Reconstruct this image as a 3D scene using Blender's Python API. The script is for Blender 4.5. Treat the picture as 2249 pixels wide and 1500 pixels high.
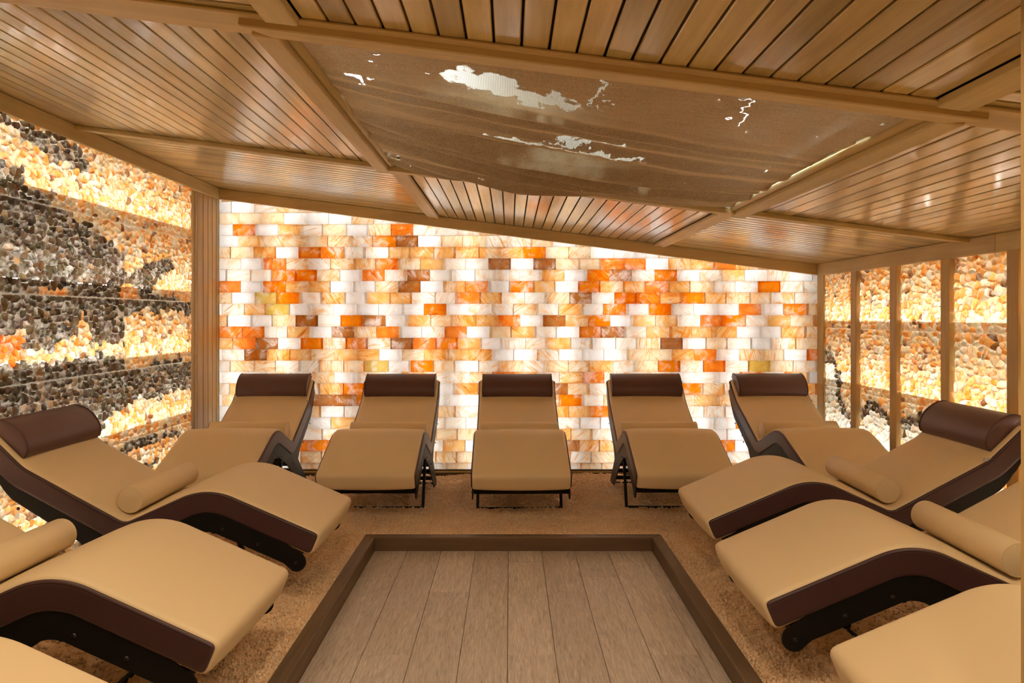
import bpy, bmesh, math, random
import numpy as np
from mathutils import Vector, Matrix, Euler
from mathutils.geometry import tessellate_polygon

# ------------------------------------------------------------------ camera, world, exposure
scene = bpy.context.scene
C = scene.collection
for o in list(bpy.data.objects):
    bpy.data.objects.remove(o, do_unlink=True)
FPX, CX, HZ, CAMZ = 1541.0, 1120.0, 696.0, 1.416
cam_d = bpy.data.cameras.new('camera')
cam_d.sensor_fit = 'HORIZONTAL'; cam_d.sensor_width = 36.0
cam_d.lens = FPX / 2249.0 * 36.0
cam_d.shift_x = (1124.5 - CX) / 2249.0
cam_d.shift_y = -(750.0 - HZ) / 2249.0
cam_d.clip_start = 0.05
cam = bpy.data.objects.new('camera', cam_d)
cam.location = (0, 0, CAMZ); cam.rotation_euler = (math.pi / 2, 0, 0)
C.objects.link(cam); scene.camera = cam
world = bpy.data.worlds.new('world'); scene.world = world; world.use_nodes = True
world.node_tree.nodes['Background'].inputs[0].default_value = (0.02, 0.014, 0.008, 1)
world.node_tree.nodes['Background'].inputs[1].default_value = 1.0
scene.view_settings.view_transform = 'Standard'
scene.view_settings.look = 'None'
scene.view_settings.gamma = 1.0
scene.view_settings.use_curve_mapping = False
scene.view_settings.exposure = 0.84
cy = scene.cycles
cy.max_bounces = 5; cy.diffuse_bounces = 4; cy.glossy_bounces = 2
cy.transmission_bounces = 4; cy.transparent_max_bounces = 5
cy.adaptive_threshold = 0.02
cy.sample_clamp_indirect = 6.0
cy.use_denoising = True
cy.use_light_tree = False
LED_BACK, LED_SIDE, LED_TOP, FILL_LAMP = 12.6, 46.0, 130.0, 84.0

R = random.Random(7)
NR = np.random.default_rng(11)

# ------------------------------------------------------------------ helpers
def obj(name, me, parent=None, mat=None):
    o = bpy.data.objects.new(name, me); C.objects.link(o)
    if parent is not None: o.parent = parent
    if mat is not None and me is not None and not me.materials: me.materials.append(mat)
    return o
def empty(name, loc=(0, 0, 0), rz=0.0):
    o = bpy.data.objects.new(name, None); C.objects.link(o)
    o.location = loc; o.rotation_euler = (0, 0, rz); o.empty_display_size = 0.1
    return o
def tag(o, label, cat, group=None):
    o['label'] = label; o['category'] = cat
    if group: o['group'] = group
    return o
def struct(o):
    o['kind'] = 'structure'; return o
def mesh(name, verts, faces, mat=None, smooth=False):
    me = bpy.data.meshes.new(name)
    me.from_pydata([tuple(v) for v in verts], [], faces); me.update()
    if mat: me.materials.append(mat)
    if smooth:
        me.polygons.foreach_set('use_smooth', [True] * len(me.polygons))
    return me
def box_bm(bm, x0, x1, y0, y1, z0, z1):
    vs = [bm.verts.new(p) for p in ((x0,y0,z0),(x1,y0,z0),(x1,y1,z0),(x0,y1,z0),(x0,y0,z1),(x1,y0,z1),(x1,y1,z1),(x0,y1,z1))]
    for f in ((3,2,1,0),(4,5,6,7),(0,1,5,4),(1,2,6,5),(2,3,7,6),(3,0,4,7)):
        bm.faces.new([vs[i] for i in f])
    return vs
def box(name, x0, x1, y0, y1, z0, z1, mat=None, bev=0.0, seg=1):
    bm = bmesh.new(); box_bm(bm, x0, x1, y0, y1, z0, z1)
    if bev > 0:
        bmesh.ops.bevel(bm, geom=bm.edges[:], offset=bev, segments=seg, affect='EDGES', profile=0.6)
    me = bpy.data.meshes.new(name); bm.to_mesh(me); bm.free()
    if mat: me.materials.append(mat)
    return me
def hexa(name, pts, mat=None, bev=0.0):
    """box from 8 corner points (bottom 4 ccw, top 4 ccw)"""
    bm = bmesh.new(); vs = [bm.verts.new(p) for p in pts]
    for f in ((3,2,1,0),(4,5,6,7),(0,1,5,4),(1,2,6,5),(2,3,7,6),(3,0,4,7)):
        bm.faces.new([vs[i] for i in f])
    if bev > 0:
        bmesh.ops.bevel(bm, geom=bm.edges[:], offset=bev, segments=1, affect='EDGES')
    bmesh.ops.recalc_face_normals(bm, faces=bm.faces[:])
    me = bpy.data.meshes.new(name); bm.to_mesh(me); bm.free()
    if mat: me.materials.append(mat)
    return me
def tube(name, pts, r, mat=None, n=8, closed=False):
    verts = []; faces = []; P = [Vector(p) for p in pts]; m = len(P)
    for i, p in enumerate(P):
        a = P[(i - 1) % m] if (closed or i > 0) else P[i]
        b = P[(i + 1) % m] if (closed or i < m - 1) else P[i]
        t = (b - a).normalized()
        up = Vector((0, 1, 0)) if abs(t.y) < 0.9 else Vector((1, 0, 0))
        s = t.cross(up).normalized(); q = t.cross(s)
        for k in range(n):
            an = 2 * math.pi * k / n
            verts.append(p + (s * math.cos(an) + q * math.sin(an)) * r)
    for i in range(m if closed else m - 1):
        j = (i + 1) % m
        for k in range(n):
            l = (k + 1) % n
            faces.append((i*n+k, i*n+l, j*n+l, j*n+k))
    if not closed:
        faces.append(tuple(range(n - 1, -1, -1))); faces.append(tuple((m-1)*n+k for k in range(n)))
    return mesh(name, verts, faces, mat, True)

# ------------------------------------------------------------------ materials
def led_box(name, x0, x1, y0, y1, z0, z1, mat, axis, sign):
    me = box(name, x0, x1, y0, y1, z0, z1); me.materials.append(M['white']); me.materials.append(mat)
    for p in me.polygons:
        if p.normal[axis]*sign > 0.9: p.material_index = 1
    return me
class NT:
    def __init__(s, name):
        s.m = bpy.data.materials.new(name); s.m.use_nodes = True
        s.t = s.m.node_tree; s.t.nodes.clear()
        s.out = s.n('ShaderNodeOutputMaterial')
    def n(s, typ, **kw):
        nd = s.t.nodes.new(typ)
        for k, v in kw.items(): setattr(nd, k, v)
        return nd
    def l(s, a, b): s.t.links.new(a, b)
    def val(s, sock, v):
        if hasattr(v, 'node'): s.l(v, sock)
        else: sock.default_value = v
    def math(s, op, a, b=0.0, c=None, clamp=False):
        nd = s.n('ShaderNodeMath', operation=op, use_clamp=clamp)
        s.val(nd.inputs[0], a); s.val(nd.inputs[1], b)
        if c is not None: s.val(nd.inputs[2], c)
        return nd.outputs[0]
    def vmath(s, op, a, b=None, out=0):
        nd = s.n('ShaderNodeVectorMath', operation=op)
        s.val(nd.inputs[0], a)
        if b is not None: s.val(nd.inputs[1], b)
        return nd.outputs[out]
    def mix(s, f, a, b, blend='MIX'):
        nd = s.n('ShaderNodeMix', data_type='RGBA', blend_type=blend)
        s.val(nd.inputs[0], f); s.val(nd.inputs[6], a); s.val(nd.inputs[7], b)
        return nd.outputs[2]
    def noise(s, vec, scale, detail=2.0, rough=0.5, dist=0.0):
        nd = s.n('ShaderNodeTexNoise')
        if vec is not None: s.l(vec, nd.inputs['Vector'])
        nd.inputs['Scale'].default_value = scale; nd.inputs['Detail'].default_value = detail
        nd.inputs['Roughness'].default_value = rough; nd.inputs['Distortion'].default_value = dist
        return nd.outputs['Fac']
    def ramp(s, f, stops):
        nd = s.n('ShaderNodeValToRGB'); s.val(nd.inputs[0], f)
        e = nd.color_ramp.elements
        while len(e) > 1: e.remove(e[-1])
        e[0].position = stops[0][0]; e[0].color = stops[0][1]
        for p, c in stops[1:]:
            x = e.new(p); x.color = c
        return nd.outputs[0]
    def mapr(s, f, a, b, c, d):
        nd = s.n('ShaderNodeMapRange'); s.val(nd.inputs[0], f)
        for i, v in zip((1, 2, 3, 4), (a, b, c, d)): nd.inputs[i].default_value = v
        return nd.outputs[0]
    def bump(s, h, strength, dist):
        nd = s.n('ShaderNodeBump'); nd.inputs['Strength'].default_value = strength
        nd.inputs['Distance'].default_value = dist; s.l(h, nd.inputs['Height'])
        return nd.outputs[0]
    def bsdf(s, col, rough=0.5, spec=0.5, normal=None, metal=0.0, coat=0.0, coat_rough=0.2):
        b = s.n('ShaderNodeBsdfPrincipled')
        s.val(b.inputs['Base Color'], col); s.val(b.inputs['Roughness'], rough)
        b.inputs['Specular IOR Level'].default_value = spec; b.inputs['Metallic'].default_value = metal
        b.inputs['Coat Weight'].default_value = coat; b.inputs['Coat Roughness'].default_value = coat_rough
        if normal is not None: s.l(normal, b.inputs['Normal'])
        return b.outputs[0]
    def done(s, sh): s.l(sh, s.out.inputs[0]); return s.m
def rgb(r, g, b): return (r, g, b, 1.0)

def wood(name, dark, light, along='y', fine=1.0, rough=0.4, var=0.35, coat=0.0, spec=0.4):
    t = NT(name)
    oi = t.n('ShaderNodeObjectInfo'); tc = t.n('ShaderNodeTexCoord')
    off = t.vmath('SCALE', (37.0, 91.0, 53.0)); off.node.inputs[3].default_value = 1.0
    t.l(t.math('MULTIPLY', oi.outputs['Random'], 9.0), off.node.inputs[3])
    p = t.vmath('ADD', tc.outputs['Object'], off)
    sc = {'x': (1.2, 22, 22), 'y': (22, 1.2, 22), 'z': (22, 22, 1.2)}[along]
    q = t.vmath('MULTIPLY', p, tuple(v * fine for v in sc))
    n1 = t.noise(q, 1.0, 4.0, 0.6, 0.6)
    q2 = t.vmath('MULTIPLY', p, tuple(v * fine * 4 for v in sc))
    n2 = t.noise(q2, 1.0, 2.0, 0.6, 0.2)
    n3 = t.noise(p, 2.3, 2.0)
    f = t.math('ADD', t.math('MULTIPLY', n1, 0.7), t.math('MULTIPLY', n2, 0.3))
    f = t.mapr(f, 0.3, 0.72, 0.0, 1.0)
    col = t.mix(f, rgb(*dark), rgb(*light))
    v = t.math('MULTIPLY_ADD', oi.outputs['Random'], var * 1.4, 1.0 - var)
    v = t.math('MULTIPLY', v, t.mapr(n3, 0.3, 0.7, 0.92, 1.08))
    h = t.n('ShaderNodeHueSaturation'); t.l(col, h.inputs['Color']); t.l(v, h.inputs['Value'])
    t.l(t.mapr(t.math('FRACT', t.math('MULTIPLY', oi.outputs['Random'], 7.31)), 0, 1, 0.500, 0.512), h.inputs['Hue'])
    r = t.mapr(f, 0, 1, rough + 0.08, rough - 0.05)
    nb = t.bump(t.math('ADD', n1, t.math('MULTIPLY', n2, 0.5)), 0.12, 0.002)
    return t.done(t.bsdf(h.outputs[0], r, spec, nb, coat=coat, coat_rough=0.15))

M = {}
M['ceil_x'] = wood('ceiling_wood_crosswise', (0.53, 0.355, 0.125), (0.80, 0.60, 0.265), 'x', 0.8, 0.34, 0.36, 1.0)
M['ceil_y'] = wood('ceiling_wood_lengthwise', (0.53, 0.355, 0.125), (0.80, 0.60, 0.265), 'y', 0.8, 0.34, 0.40, 1.0)
M['beam_x'] = wood('beam_wood_crosswise', (0.61, 0.425, 0.19), (0.76, 0.57, 0.28), 'x', 0.6, 0.45, 0.12)
M['beam_y'] = wood('beam_wood_lengthwise', (0.61, 0.425, 0.19), (0.76, 0.57, 0.28), 'y', 0.6, 0.45, 0.12)
M['beam_z'] = wood('post_wood', (0.50, 0.30, 0.11), (0.68, 0.45, 0.19), 'z', 0.6, 0.45, 0.12)
M['kerb_x'] = wood('kerb_wood_crosswise', (0.10, 0.056, 0.028), (0.18, 0.105, 0.056), 'x', 0.5, 0.5, 0.1)
M['kerb_y'] = wood('kerb_wood_lengthwise', (0.10, 0.056, 0.028), (0.18, 0.105, 0.056), 'y', 0.5, 0.5, 0.1)
M['dark_trim'] = wood('dark_trim_wood', (0.07, 0.035, 0.02), (0.12, 0.06, 0.03), 'x', 0.5, 0.45, 0.1)

def m_tile():
    t = NT('wood_look_tile')
    oi = t.n('ShaderNodeObjectInfo'); tc = t.n('ShaderNodeTexCoord')
    off = t.vmath('SCALE', (37.0, 91.0, 53.0)); t.l(t.math('MULTIPLY', oi.outputs['Random'], 9.0), off.node.inputs[3])
    p = t.vmath('ADD', tc.outputs['Object'], off)
    n1 = t.noise(t.vmath('MULTIPLY', p, (60, 5, 20)), 1.0, 5.0, 0.65, 1.2)
    n2 = t.noise(t.vmath('MULTIPLY', p, (220, 14, 20)), 1.0, 2.0, 0.6, 0.5)
    n3 = t.noise(t.vmath('MULTIPLY', p, (8, 2, 8)), 1.0, 3.0)
    f = t.math('ADD', t.math('MULTIPLY', n1, 0.5), t.math('MULTIPLY', n2, 0.5))
    f = t.mapr(f, 0.36, 0.64, 0.0, 1.0)
    col = t.mix(f, rgb(0.30, 0.235, 0.185), rgb(0.70, 0.60, 0.50))
    col = t.mix(t.mapr(n3, 0.3, 0.7, 0.0, 0.45), col, rgb(0.46, 0.38, 0.31))
    h = t.n('ShaderNodeHueSaturation'); t.l(col, h.inputs['Color'])
    t.l(t.math('MULTIPLY_ADD', oi.outputs['Random'], 0.2, 0.9), h.inputs['Value'])
    return t.done(t.bsdf(h.outputs[0], 0.42, 0.45, t.bump(f, 0.35, 0.0015)))
M['tile'] = m_tile()
def plain(name, c, rough=0.5, spec=0.5, metal=0.0, ns=0.0, nd=0.001, coat=0.0):
    t = NT(name); nrm = None
    if ns:
        tc = t.n('ShaderNodeTexCoord'); nrm = t.bump(t.noise(tc.outputs['Object'], ns, 3.0), 0.25, nd)
    return t.done(t.bsdf(rgb(*c), rough, spec, nrm, metal, coat))
M['grout'] = plain('grout', (0.24, 0.17, 0.12), 0.9, 0.2)
M['beige'] = plain('beige_leather', (0.78, 0.60, 0.35), 0.46, 0.42, ns=420, nd=0.0006)
M['brown'] = plain('dark_brown_leather', (0.068, 0.030, 0.028), 0.43, 0.4, ns=420, nd=0.0006)
M['pillow'] = plain('brown_pillow_leather', (0.105, 0.047, 0.043), 0.40, 0.45, ns=380, nd=0.0006)
M['thread'] = plain('stitching', (0.02, 0.010, 0.009), 0.8, 0.2)
M['steel'] = plain('black_painted_steel', (0.007, 0.006, 0.005), 0.5, 0.2)
M['bolt'] = plain('bolt_steel', (0.06, 0.05, 0.045), 0.3, 0.5, 0.8)
M['tagm'] = plain('woven_tag', (0.55, 0.5, 0.42), 0.8, 0.2)
M['white'] = plain('white_cavity_lining', (0.85, 0.84, 0.80), 0.9, 0.1)
M['shell'] = plain('outer_wall_board', (0.30, 0.18, 0.09), 0.8, 0.2)
M['groove'] = plain('groove_shadow_board', (0.05, 0.024, 0.009), 0.8, 0.2)

def led(name, c, s):
    t = NT(name); e = t.n('ShaderNodeEmission'); e.inputs[0].default_value = rgb(*c); e.inputs[1].default_value = s
    return t.done(e.outputs[0])
M['led_back'] = led('led_neutral_white', (0.98, 0.99, 1.0), LED_BACK)
M['led_side'] = led('led_soft_white', (1.0, 0.97, 0.90), LED_SIDE)
M['led_top'] = led('led_cool_white', (0.90, 1.0, 0.98), LED_TOP)
M['fill_lamp'] = led('added_warm_fill', (1.0, 0.81, 0.57), FILL_LAMP)  # for the unseen fill lamps added to the near ceiling

def salt(name, src, brick):
    """translucent salt: colour from the object (src='obj') or from a mesh attribute (src='att'); alpha = veining"""
    t = NT(name)
    if src == 'obj':
        oi = t.n('ShaderNodeObjectInfo'); base, al = oi.outputs['Color'], oi.outputs['Alpha']
    else:
        at = t.n('ShaderNodeAttribute', attribute_name='salt'); base, al = at.outputs['Color'], at.outputs['Alpha']
    g = t.n('ShaderNodeNewGeometry')
    hs = t.vmath('DOT_PRODUCT', base, (371.0, 913.0, 537.0), out=1)
    off = t.vmath('SCALE', (1.3, 2.1, 0.7)); t.l(hs, off.node.inputs[3])
    p = g.outputs['Position']
    if brick:
        vr = t.n('ShaderNodeVectorRotate', rotation_type='Y_AXIS'); t.l(p, vr.inputs['Vector'])
        t.l(t.math('MULTIPLY', t.math('FRACT', t.math('MULTIPLY', hs, 3.7)), 2.6), vr.inputs['Angle'])
        p = vr.outputs[0]
        q = t.vmath('ADD', t.vmath('MULTIPLY', p, (5.0, 10.0, 42.0)), off)
        n1 = t.noise(q, 1.0, 4.0, 0.65, 1.4)
        q2 = t.vmath('ADD', t.vmath('MULTIPLY', p, (9.0, 9.0, 9.0)), off)
        n2 = t.noise(q2, 1.0, 3.0, 0.6, 0.6)
        n3 = t.noise(t.vmath('ADD', p, off), 150.0, 2.0, 0.5)
    else:
        q = t.vmath('ADD', t.vmath('MULTIPLY', p, (30.0, 30.0, 30.0)), off)
        n1 = t.noise(q, 1.0, 3.0, 0.6, 0.8)
        n2 = t.noise(q, 0.6, 2.0, 0.5); n3 = t.noise(p, 160.0, 2.0, 0.5)
    warm = t.mix(1.0, base, rgb(1.0, 0.55, 0.16), 'MULTIPLY')
    pale = t.mix(0.55, base, rgb(0.97, 0.92, 0.84))
    deep = t.mix(1.0, base, rgb(0.50, 0.24, 0.09), 'MULTIPLY')
    col = t.mix(t.mapr(n2, 0.34, 0.50, 0.0, 1.0), pale, base)
    col = t.mix(t.math('MULTIPLY', t.mapr(n2, 0.54, 0.66, 0.0, 0.9), al), col, warm)
    col = t.mix(t.math('MULTIPLY', t.mapr(n1, 0.50, 0.62, 0.0, 0.85), al), col, warm)
    col = t.mix(t.math('MULTIPLY', t.mapr(n1, 0.63, 0.70, 0.0, 0.85), al), col, deep)
    spk = t.math('MULTIPLY', t.mapr(n3, 0.68, 0.76, 0.0, 0.8), t.mapr(n2, 0.5, 0.6, 0.0, 1.0))
    col = t.mix(t.math('MULTIPLY', spk, al), col, rgb(0.16, 0.05, 0.015))
    tr = t.n('ShaderNodeBsdfTranslucent'); t.l(col, tr.inputs[0])
    df = t.n('ShaderNodeBsdfDiffuse'); t.l(col, df.inputs[0])
    ms = t.n('ShaderNodeMixShader'); ms.inputs[0].default_value = 0.30 if brick else 0.38
    t.l(tr.outputs[0], ms.inputs[1]); t.l(df.outputs[0], ms.inputs[2])
    gl = t.n('ShaderNodeBsdfGlossy'); gl.inputs['Roughness'].default_value = 0.3
    gl.inputs['Color'].default_value = rgb(0.9, 0.85, 0.8)
    fr = t.n('ShaderNodeFresnel'); fr.inputs['IOR'].default_value = 1.4
    bf = t.math('MULTIPLY', fr.outputs[0], t.math('SUBTRACT', 1.0, g.outputs['Backfacing']))
    m2 = t.n('ShaderNodeMixShader'); t.l(t.math('MULTIPLY', bf, 0.35), m2.inputs[0])
    t.l(ms.outputs[0], m2.inputs[1]); t.l(gl.outputs[0], m2.inputs[2])
    return t.done(m2.outputs[0])
M['brick_o'] = salt('salt_brick', 'obj', True); M['brick_a'] = salt('salt_brick_rest', 'att', True)
M['stone_o'] = salt('salt_stone', 'obj', False); M['stone_a'] = salt('salt_stone_rest', 'att', False)

def m_grain():
    t = NT('pink_salt_grains')
    g = t.n('ShaderNodeNewGeometry'); p = g.outputs['Position']
    n = t.noise(p, 75.0, 2.0, 0.6); n2 = t.noise(p, 4.0, 3.0)
    col = t.ramp(n, [(0.24, rgb(0.50, 0.24, 0.09)), (0.36, rgb(0.88, 0.58, 0.32)), (0.56, rgb(0.94, 0.68, 0.42)), (0.75, rgb(0.97, 0.83, 0.64))])
    col = t.mix(t.mapr(n2, 0.35, 0.65, 0.0, 0.25), col, rgb(0.78, 0.50, 0.28))
    nb = t.bump(n, 0.6, 0.004)
    return t.done(t.bsdf(col, 0.45, 0.45, nb))
M['grain'] = m_grain()

def m_cloth():
    """worn burlap: woven threads, thin patches where the light above shows through"""
    t = NT('worn_burlap')
    tc = t.n('ShaderNodeTexCoord'); p = tc.outputs['Object']
    sx = t.n('ShaderNodeSeparateXYZ'); t.l(p, sx.inputs[0])
    X, Y = sx.outputs[0], sx.outputs[1]
    wob = t.math('MULTIPLY', t.noise(p, 9.0, 3.0), 0.05)
    wx = t.math('ABSOLUTE', t.math('SINE', t.math('MULTIPLY', t.math('ADD', X, t.math('MULTIPLY', wob, 0.1)), 520.0)))
    wy = t.math('ABSOLUTE', t.math('SINE', t.math('MULTIPLY', t.math('ADD', Y, t.math('MULTIPLY', wob, 0.1)), 520.0)))
    weave = t.math('MULTIPLY', wx, wy)
    wn = t.n('ShaderNodeTexNoise'); t.l(t.vmath('MULTIPLY', p, (1.0, 0.7, 1.0)), wn.inputs['Vector']); wn.inputs['Scale'].default_value = 15.0; wn.inputs['Detail'].default_value = 3.0
    wv = t.vmath('MULTIPLY', t.vmath('SUBTRACT', wn.outputs['Color'], (0.5, 0.5, 0.5)), (0.22, 0.26, 0.0))
    ws = t.n('ShaderNodeSeparateXYZ'); t.l(t.vmath('ADD', p, wv), ws.inputs[0])
    def ell(cx, cy, rx, ry, ang=0.0, warp=True):
        dx = t.math('SUBTRACT', ws.outputs[0] if warp else X, cx); dy = t.math('SUBTRACT', ws.outputs[1] if warp else Y, cy)
        ca, sa = math.cos(ang), math.sin(ang)
        a = t.math('ADD', t.math('MULTIPLY', dx, ca / rx), t.math('MULTIPLY', dy, sa / rx))
        b = t.math('ADD', t.math('MULTIPLY', dx, -sa / ry), t.math('MULTIPLY', dy, ca / ry))
        return t.math('SQRT', t.math('ADD', t.math('MULTIPLY', a, a), t.math('MULTIPLY', b, b)))
    rag = t.noise(t.vmath('MULTIPLY', p, (1.0, 0.55, 1.0)), 22.0, 5.0, 0.7, 0.5)
    rg = t.mapr(rag, 0.3, 0.7, -0.75, 0.75)
    worn = None
    for (cx, cy_, rx, ry, an, lo) in WORN:
        d = t.math('ADD', ell(cx, cy_, rx, ry, an), t.math('MULTIPLY', rg, lo*0.5))
        w = t.mapr(d, 0.85, 1.0, 1.0, 0.0)
        worn = w if worn is None else t.math('MAXIMUM', worn, w)
    fl = t.noise(p, 16.0, 4.0, 0.65); flecks = t.mapr(fl, 0.675, 0.72, 0.0, 0.8)
    worn = t.math('MAXIMUM', worn, flecks)
    soft = None
    for (cx, cy_, rx, ry, an) in THIN:
        w = t.mapr(ell(cx, cy_, rx, ry, an), 0.2, 1.0, 1.0, 0.0)
        soft = w if soft is None else t.math('MAXIMUM', soft, w)
    n1 = t.noise(t.vmath('MULTIPLY', p, (3.0, 14.0, 3.0)), 4.0, 4.0, 0.6)
    n2 = t.noise(p, 190.0, 2.0, 0.6)
    col = t.ramp(t.math('ADD', t.math('MULTIPLY', n1, 0.25), t.math('MULTIPLY', n2, 0.75)),
                 [(0.30, rgb(0.26, 0.18, 0.095)), (0.5, rgb(0.40, 0.285, 0.165)), (0.70, rgb(0.54, 0.40, 0.25))])
    df = t.n('ShaderNodeBsdfDiffuse'); t.l(col, df.inputs[0])
    tl = t.n('ShaderNodeBsdfTranslucent'); t.l(t.mix(soft, col, rgb(0.62, 0.52, 0.36)), tl.inputs[0])
    ms = t.n('ShaderNodeMixShader'); t.l(t.math('MULTIPLY_ADD', soft, 0.30, 0.06), ms.inputs[0])
    t.l(df.outputs[0], ms.inputs[1]); t.l(tl.outputs[0], ms.inputs[2])
    nb = t.bump(weave, 0.12, 0.0004); t.l(nb, df.inputs['Normal'])
    shn = t.n('ShaderNodeBsdfSheen'); shn.inputs['Color'].default_value = rgb(0.55, 0.42, 0.27); shn.inputs['Roughness'].default_value = 0.35
    ad = t.n('ShaderNodeAddShader'); t.l(ms.outputs[0], ad.inputs[0]); t.l(shn.outputs[0], ad.inputs[1])
    tp = t.n('ShaderNodeBsdfTransparent')
    hole = t.math('MULTIPLY', worn, t.mapr(weave, 0.10, 0.45, 0.15, 0.85), clamp=True)
    tiny = t.mapr(weave, 0.90, 1.0, 0.0, 0.04)
    hole = t.math('MAXIMUM', hole, tiny)
    m2 = t.n('ShaderNodeMixShader'); t.l(hole, m2.inputs[0]); t.l(ad.outputs[0], m2.inputs[1]); t.l(tp.outputs[0], m2.inputs[2])
    return t.done(m2.outputs[0])

# ------------------------------------------------------------------ room dimensions
XL, XR, YB, YF = -2.592, 2.746, 6.25, -1.30
SL = 0.127; CZ0 = 2.227                      # ceiling underside: z = CZ0 - SL*x
def zc(x): return CZ0 - SL * x
def lpt(px, py):                             # a point of the left wall (y, z) seen in the photograph
    y = FPX * (-XL) / (CX - px); return (y, CAMZ + (HZ - py) * y / FPX)
def rpt(px, py):
    y = FPX * XR / (px - CX); return (y, CAMZ + (HZ - py) * y / FPX)

# ------------------------------------------------------------------ floor: tiles in a sunken strip, framed by a timber kerb
floor = struct(obj('floor', box('floor', XL - 0.36, XR + 0.36, YF, YB + 0.2, -0.12, -0.012, M['grout'])))
TZ = 0.008
cols = [(-0.816, -0.616, 3.807), (-0.616, -0.412, 4.038), (-0.412, -0.208, 3.592), (-0.208, -0.010, 3.807), (-0.010, 0.190, 4.038),
        (0.190, 0.388, 3.592), (0.388, 0.587, 3.807), (0.587, 0.787, 4.038), (0.787, 0.856, 3.592)]
g = 0.0010
for x0, x1, j in cols:
    ys = [4.222, j]
    while ys[-1] > YF: ys.append(ys[-1] - 1.116)
    for a, b in zip(ys[:-1], ys[1:]):
        b = max(b, YF)
        cx_, cy_ = (x0 + x1) / 2, (a + b) / 2
        me = box('floor_tile', x0 - cx_ + g, x1 - cx_ - g, b - cy_ + g, a - cy_ - g, -0.018, TZ, M['tile'], 0.0012)
        t = obj('floor_tile', me, floor); t.location = (cx_, cy_, 0)
KT = 0.088
kerb = tag(empty('floor_kerb', (0, 3, 0)), 'dark timber kerb framing the sunken tiled floor', 'kerb')
def kerb_board(x0, x1, y0, y1, mat):
    o = obj('kerb_board', box('kerb_board', x0, x1, y0 - 3, y1 - 3, -0.012, KT, mat, 0.003), kerb)
# mitred corners: three timbers
for sgn, xi, xo in ((-1, -0.816, -0.883), (1, 0.856, 0.921)):
    pts = [(xi, YF - 3), (xo, YF - 3), (xo, 4.29 - 3), (xi, 4.222 - 3)]
    if sgn > 0: pts = [(xi, YF - 3), (xo, YF - 3), (xo, 4.29 - 3), (xi, 4.222 - 3)]
    me = hexa('kerb_board', [(x, y, -0.012) for x, y in pts] + [(x, y, KT) for x, y in pts], M['kerb_y'], 0.003)
    obj('kerb_board', me, kerb)
pts = [(-0.816, 4.222 - 3), (0.856, 4.222 - 3), (0.921, 4.29 - 3), (-0.883, 4.29 - 3)]
obj('kerb_board', hexa('kerb_board', [(x, y, -0.012) for x, y in pts] + [(x, y, KT) for x, y in pts], M['kerb_x'], 0.003), kerb)

# ------------------------------------------------------------------ outer shell
wall_front = struct(obj('wall_front', box('wall_front', XL - 0.36, XR + 0.36, YF - 0.06, YF, -0.12, 2.9, M['beam_z'])))

# ------------------------------------------------------------------ back wall of lit salt bricks
wall_back = struct(obj('wall_back', box('wall_back', XL - 0.02, XR + 0.02, YB + 0.17, YB + 0.22, -0.01, 2.60, M['white'])))
for x in (XL - 0.02, XR + 0.02):
    obj('cavity_side', box('cavity_side', x - 0.01, x + 0.01, YB + 0.035, YB + 0.17, -0.01, zc(x) - 0.02, M['white']), wall_back)
BW, BH, BD = 0.2004, 0.1012, 0.02
def brick_mesh(w, h, d, mat):
    # open-backed block with a bevelled, slightly pillowed front; depth along +y
    b = 0.0028
    v = []
    def ring(x, z, y): return [(-x, y, -z), (x, y, -z), (x, y, z), (-x, y, z)]
    v += ring(w/2, h/2, d); v += ring(w/2, h/2, b); v += ring(w/2 - b, h/2 - b, 0.0); v += ring(w*0.3, h*0.28, -0.0012)
    f = []
    for k in range(3):
        for i in range(4):
            j = (i + 1) % 4
            f.append((k*4+i, k*4+j, (k+1)*4+j, (k+1)*4+i))
    f.append((12, 13, 14, 15))
    return mesh('salt_brick', v, f, mat)
TYPES = {'W': (0.95, 0.94, 0.91, 0.28), 'w': (0.94, 0.885, 0.78, 0.8), 'C': (0.92, 0.74, 0.48, 0.9), 'L': (0.92, 0.56, 0.20, 1.0),
         'O': (0.88, 0.28, 0.02, 0.9), 'B': (0.46, 0.20, 0.06, 1.0), 'Y': (0.74, 0.55, 0.14, 0.5)}
SEEN = {'O': [(556,505),(827,529),(668,554),(711,554),(589,580),(837,580),(495,629),(589,630),(652,654),(974,678),(756,705),(495,730),(533,730),
              (977,730),(759,754),(949,754),(974,754),(1155,551),(1356,576),(1388,577),(1302,603),(1028,628),(1130,627),(1281,628),(1052,652),
              (1365,652),(1389,652),(1338,678),(1142,703),(1299,703),(1320,727),(1574,580),(1446,602),(1474,602),(1430,626),(1680,626),(1414,652),
              (1504,652),(1442,678),(1628,678),(1730,678),(1554,702),(1592,702),(1456,754),(1534,778),(1776,778),(1556,802),(1472,802),(1632,826),
              (920,802),(1092,824),(1279,828),(787,852),(1234,877),(1299,905),(670,982),(700,980),(1240,1000)],
        'B': [(878,529),(901,604),(880,629),(802,704),(657,705),(561,754),(548,778),(1185,577),(1341,603),(1204,703),(1494,754),(1265,990),(720,880),(1325,727)],
        'Y': [(604,654),(625,680),(810,802),(1656,802)],
        'L': [(635,630),(538,681),(678,730),(599,778),(987,629),(1201,603),(1180,628),(1329,628),(1276,678),(1125,727),(1496,576),(1606,602),
              (1560,652),(1466,702),(1706,702),(1480,728),(1576,728),(920,555),(840,655),(720,640),(1230,752),(1010,780),(1075,700),(1690,580),(620,505)]}
def bw_pt(px, py): return ((px - CX) * YB / FPX, CAMZ + (HZ - py) * YB / FPX)
seen_pts = [(*bw_pt(*p), k) for k, L in SEEN.items() for p in L]
bricks = []
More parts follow.
